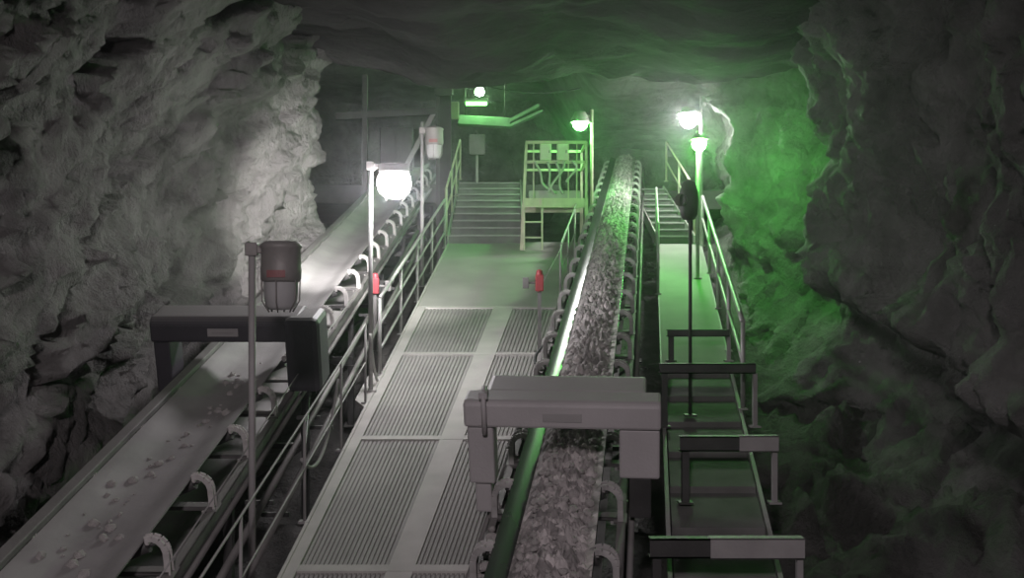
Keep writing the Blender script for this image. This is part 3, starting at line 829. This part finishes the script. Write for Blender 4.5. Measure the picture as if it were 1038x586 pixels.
for k, (x, y, z, w, h, lab) in enumerate(((-3.2, 27.2, 2.76, .9, 1.7, 'tall dark cabinet in the dim chamber left of the steel column'),)):
    T = thing('electrical_cabinet', lab, 'cabinet', loc=(x, y, z))
    MB().box((-w / 2, 0, .08), (w / 2, .5, h)).build('body', DARK, T, bevel=.02)
    for s in (-1, 1):
        D = MB().box((s * w / 4 - w / 4 + .02, -.02, .12), (s * w / 4 + w / 4 - .02, 0, h - .05)).build('door', DARK, T, bevel=.006)
        MB().box((-s * .05 - .015, -.05, h * .5), (-s * .05 + .015, -.02, h * .62)).build('handle', DARK, D)
    MB().box((-w / 2 + .03, .03, 0), (w / 2 - .03, .47, .08)).build('plinth', DARK, T)
T = thing('brace_frame', 'slanting brace beams in the dim left chamber behind the lamp', 'frame', loc=(-2.6, 23.5, 1.2))
m = MB(); m.bar((-.2, 0, 1.2), (.75, 0, 3.0), .1, .12, (0, 1, 0)); m.build('brace', GREY, T)
m = MB(); m.bar((-.9, 0, -.3), (-.9, 0, 3.9), .12, .12, (0, 1, 0)); m.bar((.85, 0, -.3), (.85, 0, 3.9), .12, .12, (0, 1, 0)); m.build('post', DARK, T)
m = MB(); m.bar((-1.6, 0, 2.9), (1.0, 0, 3.05), .14, .16); m.build('beam', DARK, T)
# operator-height post with a small control panel near the head of the stairs
T = thing('operator_stand', 'small dark control box on a post at the head of the wide stairs', 'panel', loc=(-.95, 26.6, 2.76))
m = MB(); m.tube([(0, 0, 0), (0, 0, .95)], .04); m.cbox((0, 0, .01), (.25, .25, .02)); m.build('post', GREY, T)
m = MB(); m.box((-.22, -.08, .85), (.22, .08, 1.4)); m.build('box', FRAME, T, bevel=.02)
m = MB(); m.lathe([(0, .1), (.05, .09), (.06, 0)], (0, 0, 1.4), n=12); m.build('knob', DARK, T)

# ------------------------------------------------------------------ haze in the mine air
def haze():
    m = MB(); m.box((-9, 4.0, -6), (8.5, 36, 8))
    M = bpy.data.materials.new('dust haze'); M.use_nodes = True; nt = M.node_tree
    for n in list(nt.nodes): nt.nodes.remove(n)
    o = nt.nodes.new('ShaderNodeOutputMaterial'); v = nt.nodes.new('ShaderNodeVolumeScatter')
    v.inputs['Density'].default_value = .0042; v.inputs['Color'].default_value = (.95, .95, 1, 1); v.inputs['Anisotropy'].default_value = .84
    nt.links.new(v.outputs[0], o.inputs['Volume'])
    ob = m.build('dust_haze', M)
    tag(ob, 'thin dusty haze hanging in the mine air around the lamps', 'haze', kind='stuff')
haze()

# ------------------------------------------------------------------ light, world, camera
w = bpy.data.worlds.new('world'); S.world = w; w.use_nodes = True
w.node_tree.nodes['Background'].inputs[0].default_value = (.9, .86, .92, 1); w.node_tree.nodes['Background'].inputs[1].default_value = .006
def lamp(name, kind, loc, energy, col, size=.3, target=None, spot=None):
    l = bpy.data.lights.new(name, kind); l.energy = energy; l.color = col
    if kind == 'POINT' or kind == 'SPOT': l.shadow_soft_size = size
    if spot: l.spot_size = math.radians(spot); l.spot_blend = .8
    o = bpy.data.objects.new(name, l); C.objects.link(o); o.location = loc
    if target is not None: o.rotation_euler = (V(target) - V(loc)).to_track_quat('-Z', 'Y').to_euler()
    return o
lamp('lamp_behind', 'SPOT', (-.6, -2.0, 2.9), 1550, (1, .90, .945), .35, (-.3, 8.5, -3.2), 92)

lamp('flood_beam', 'SPOT', (-1.68, 12.98, 1.36), 2100, (1, .975, .97), .12, (-3.0, 18.2, .9), 84)   # the lit lamp's reflector throws up the left belt
cam = bpy.data.cameras.new('camera'); co = bpy.data.objects.new('camera', cam); C.objects.link(co)
cam.sensor_width = 36; cam.lens = 36 * 1000 / 1038; cam.clip_end = 200
co.location = (0, 0, 0); co.rotation_euler = (math.radians(90), 0, 0)
S.camera = co
S.view_settings.view_transform = 'Standard'; S.view_settings.look = 'None'
S.view_settings.exposure = -.28; S.view_settings.gamma = 1; S.view_settings.use_curve_mapping = False
S.cycles.use_denoising = True; S.cycles.max_bounces = 6; S.cycles.sample_clamp_indirect = 3
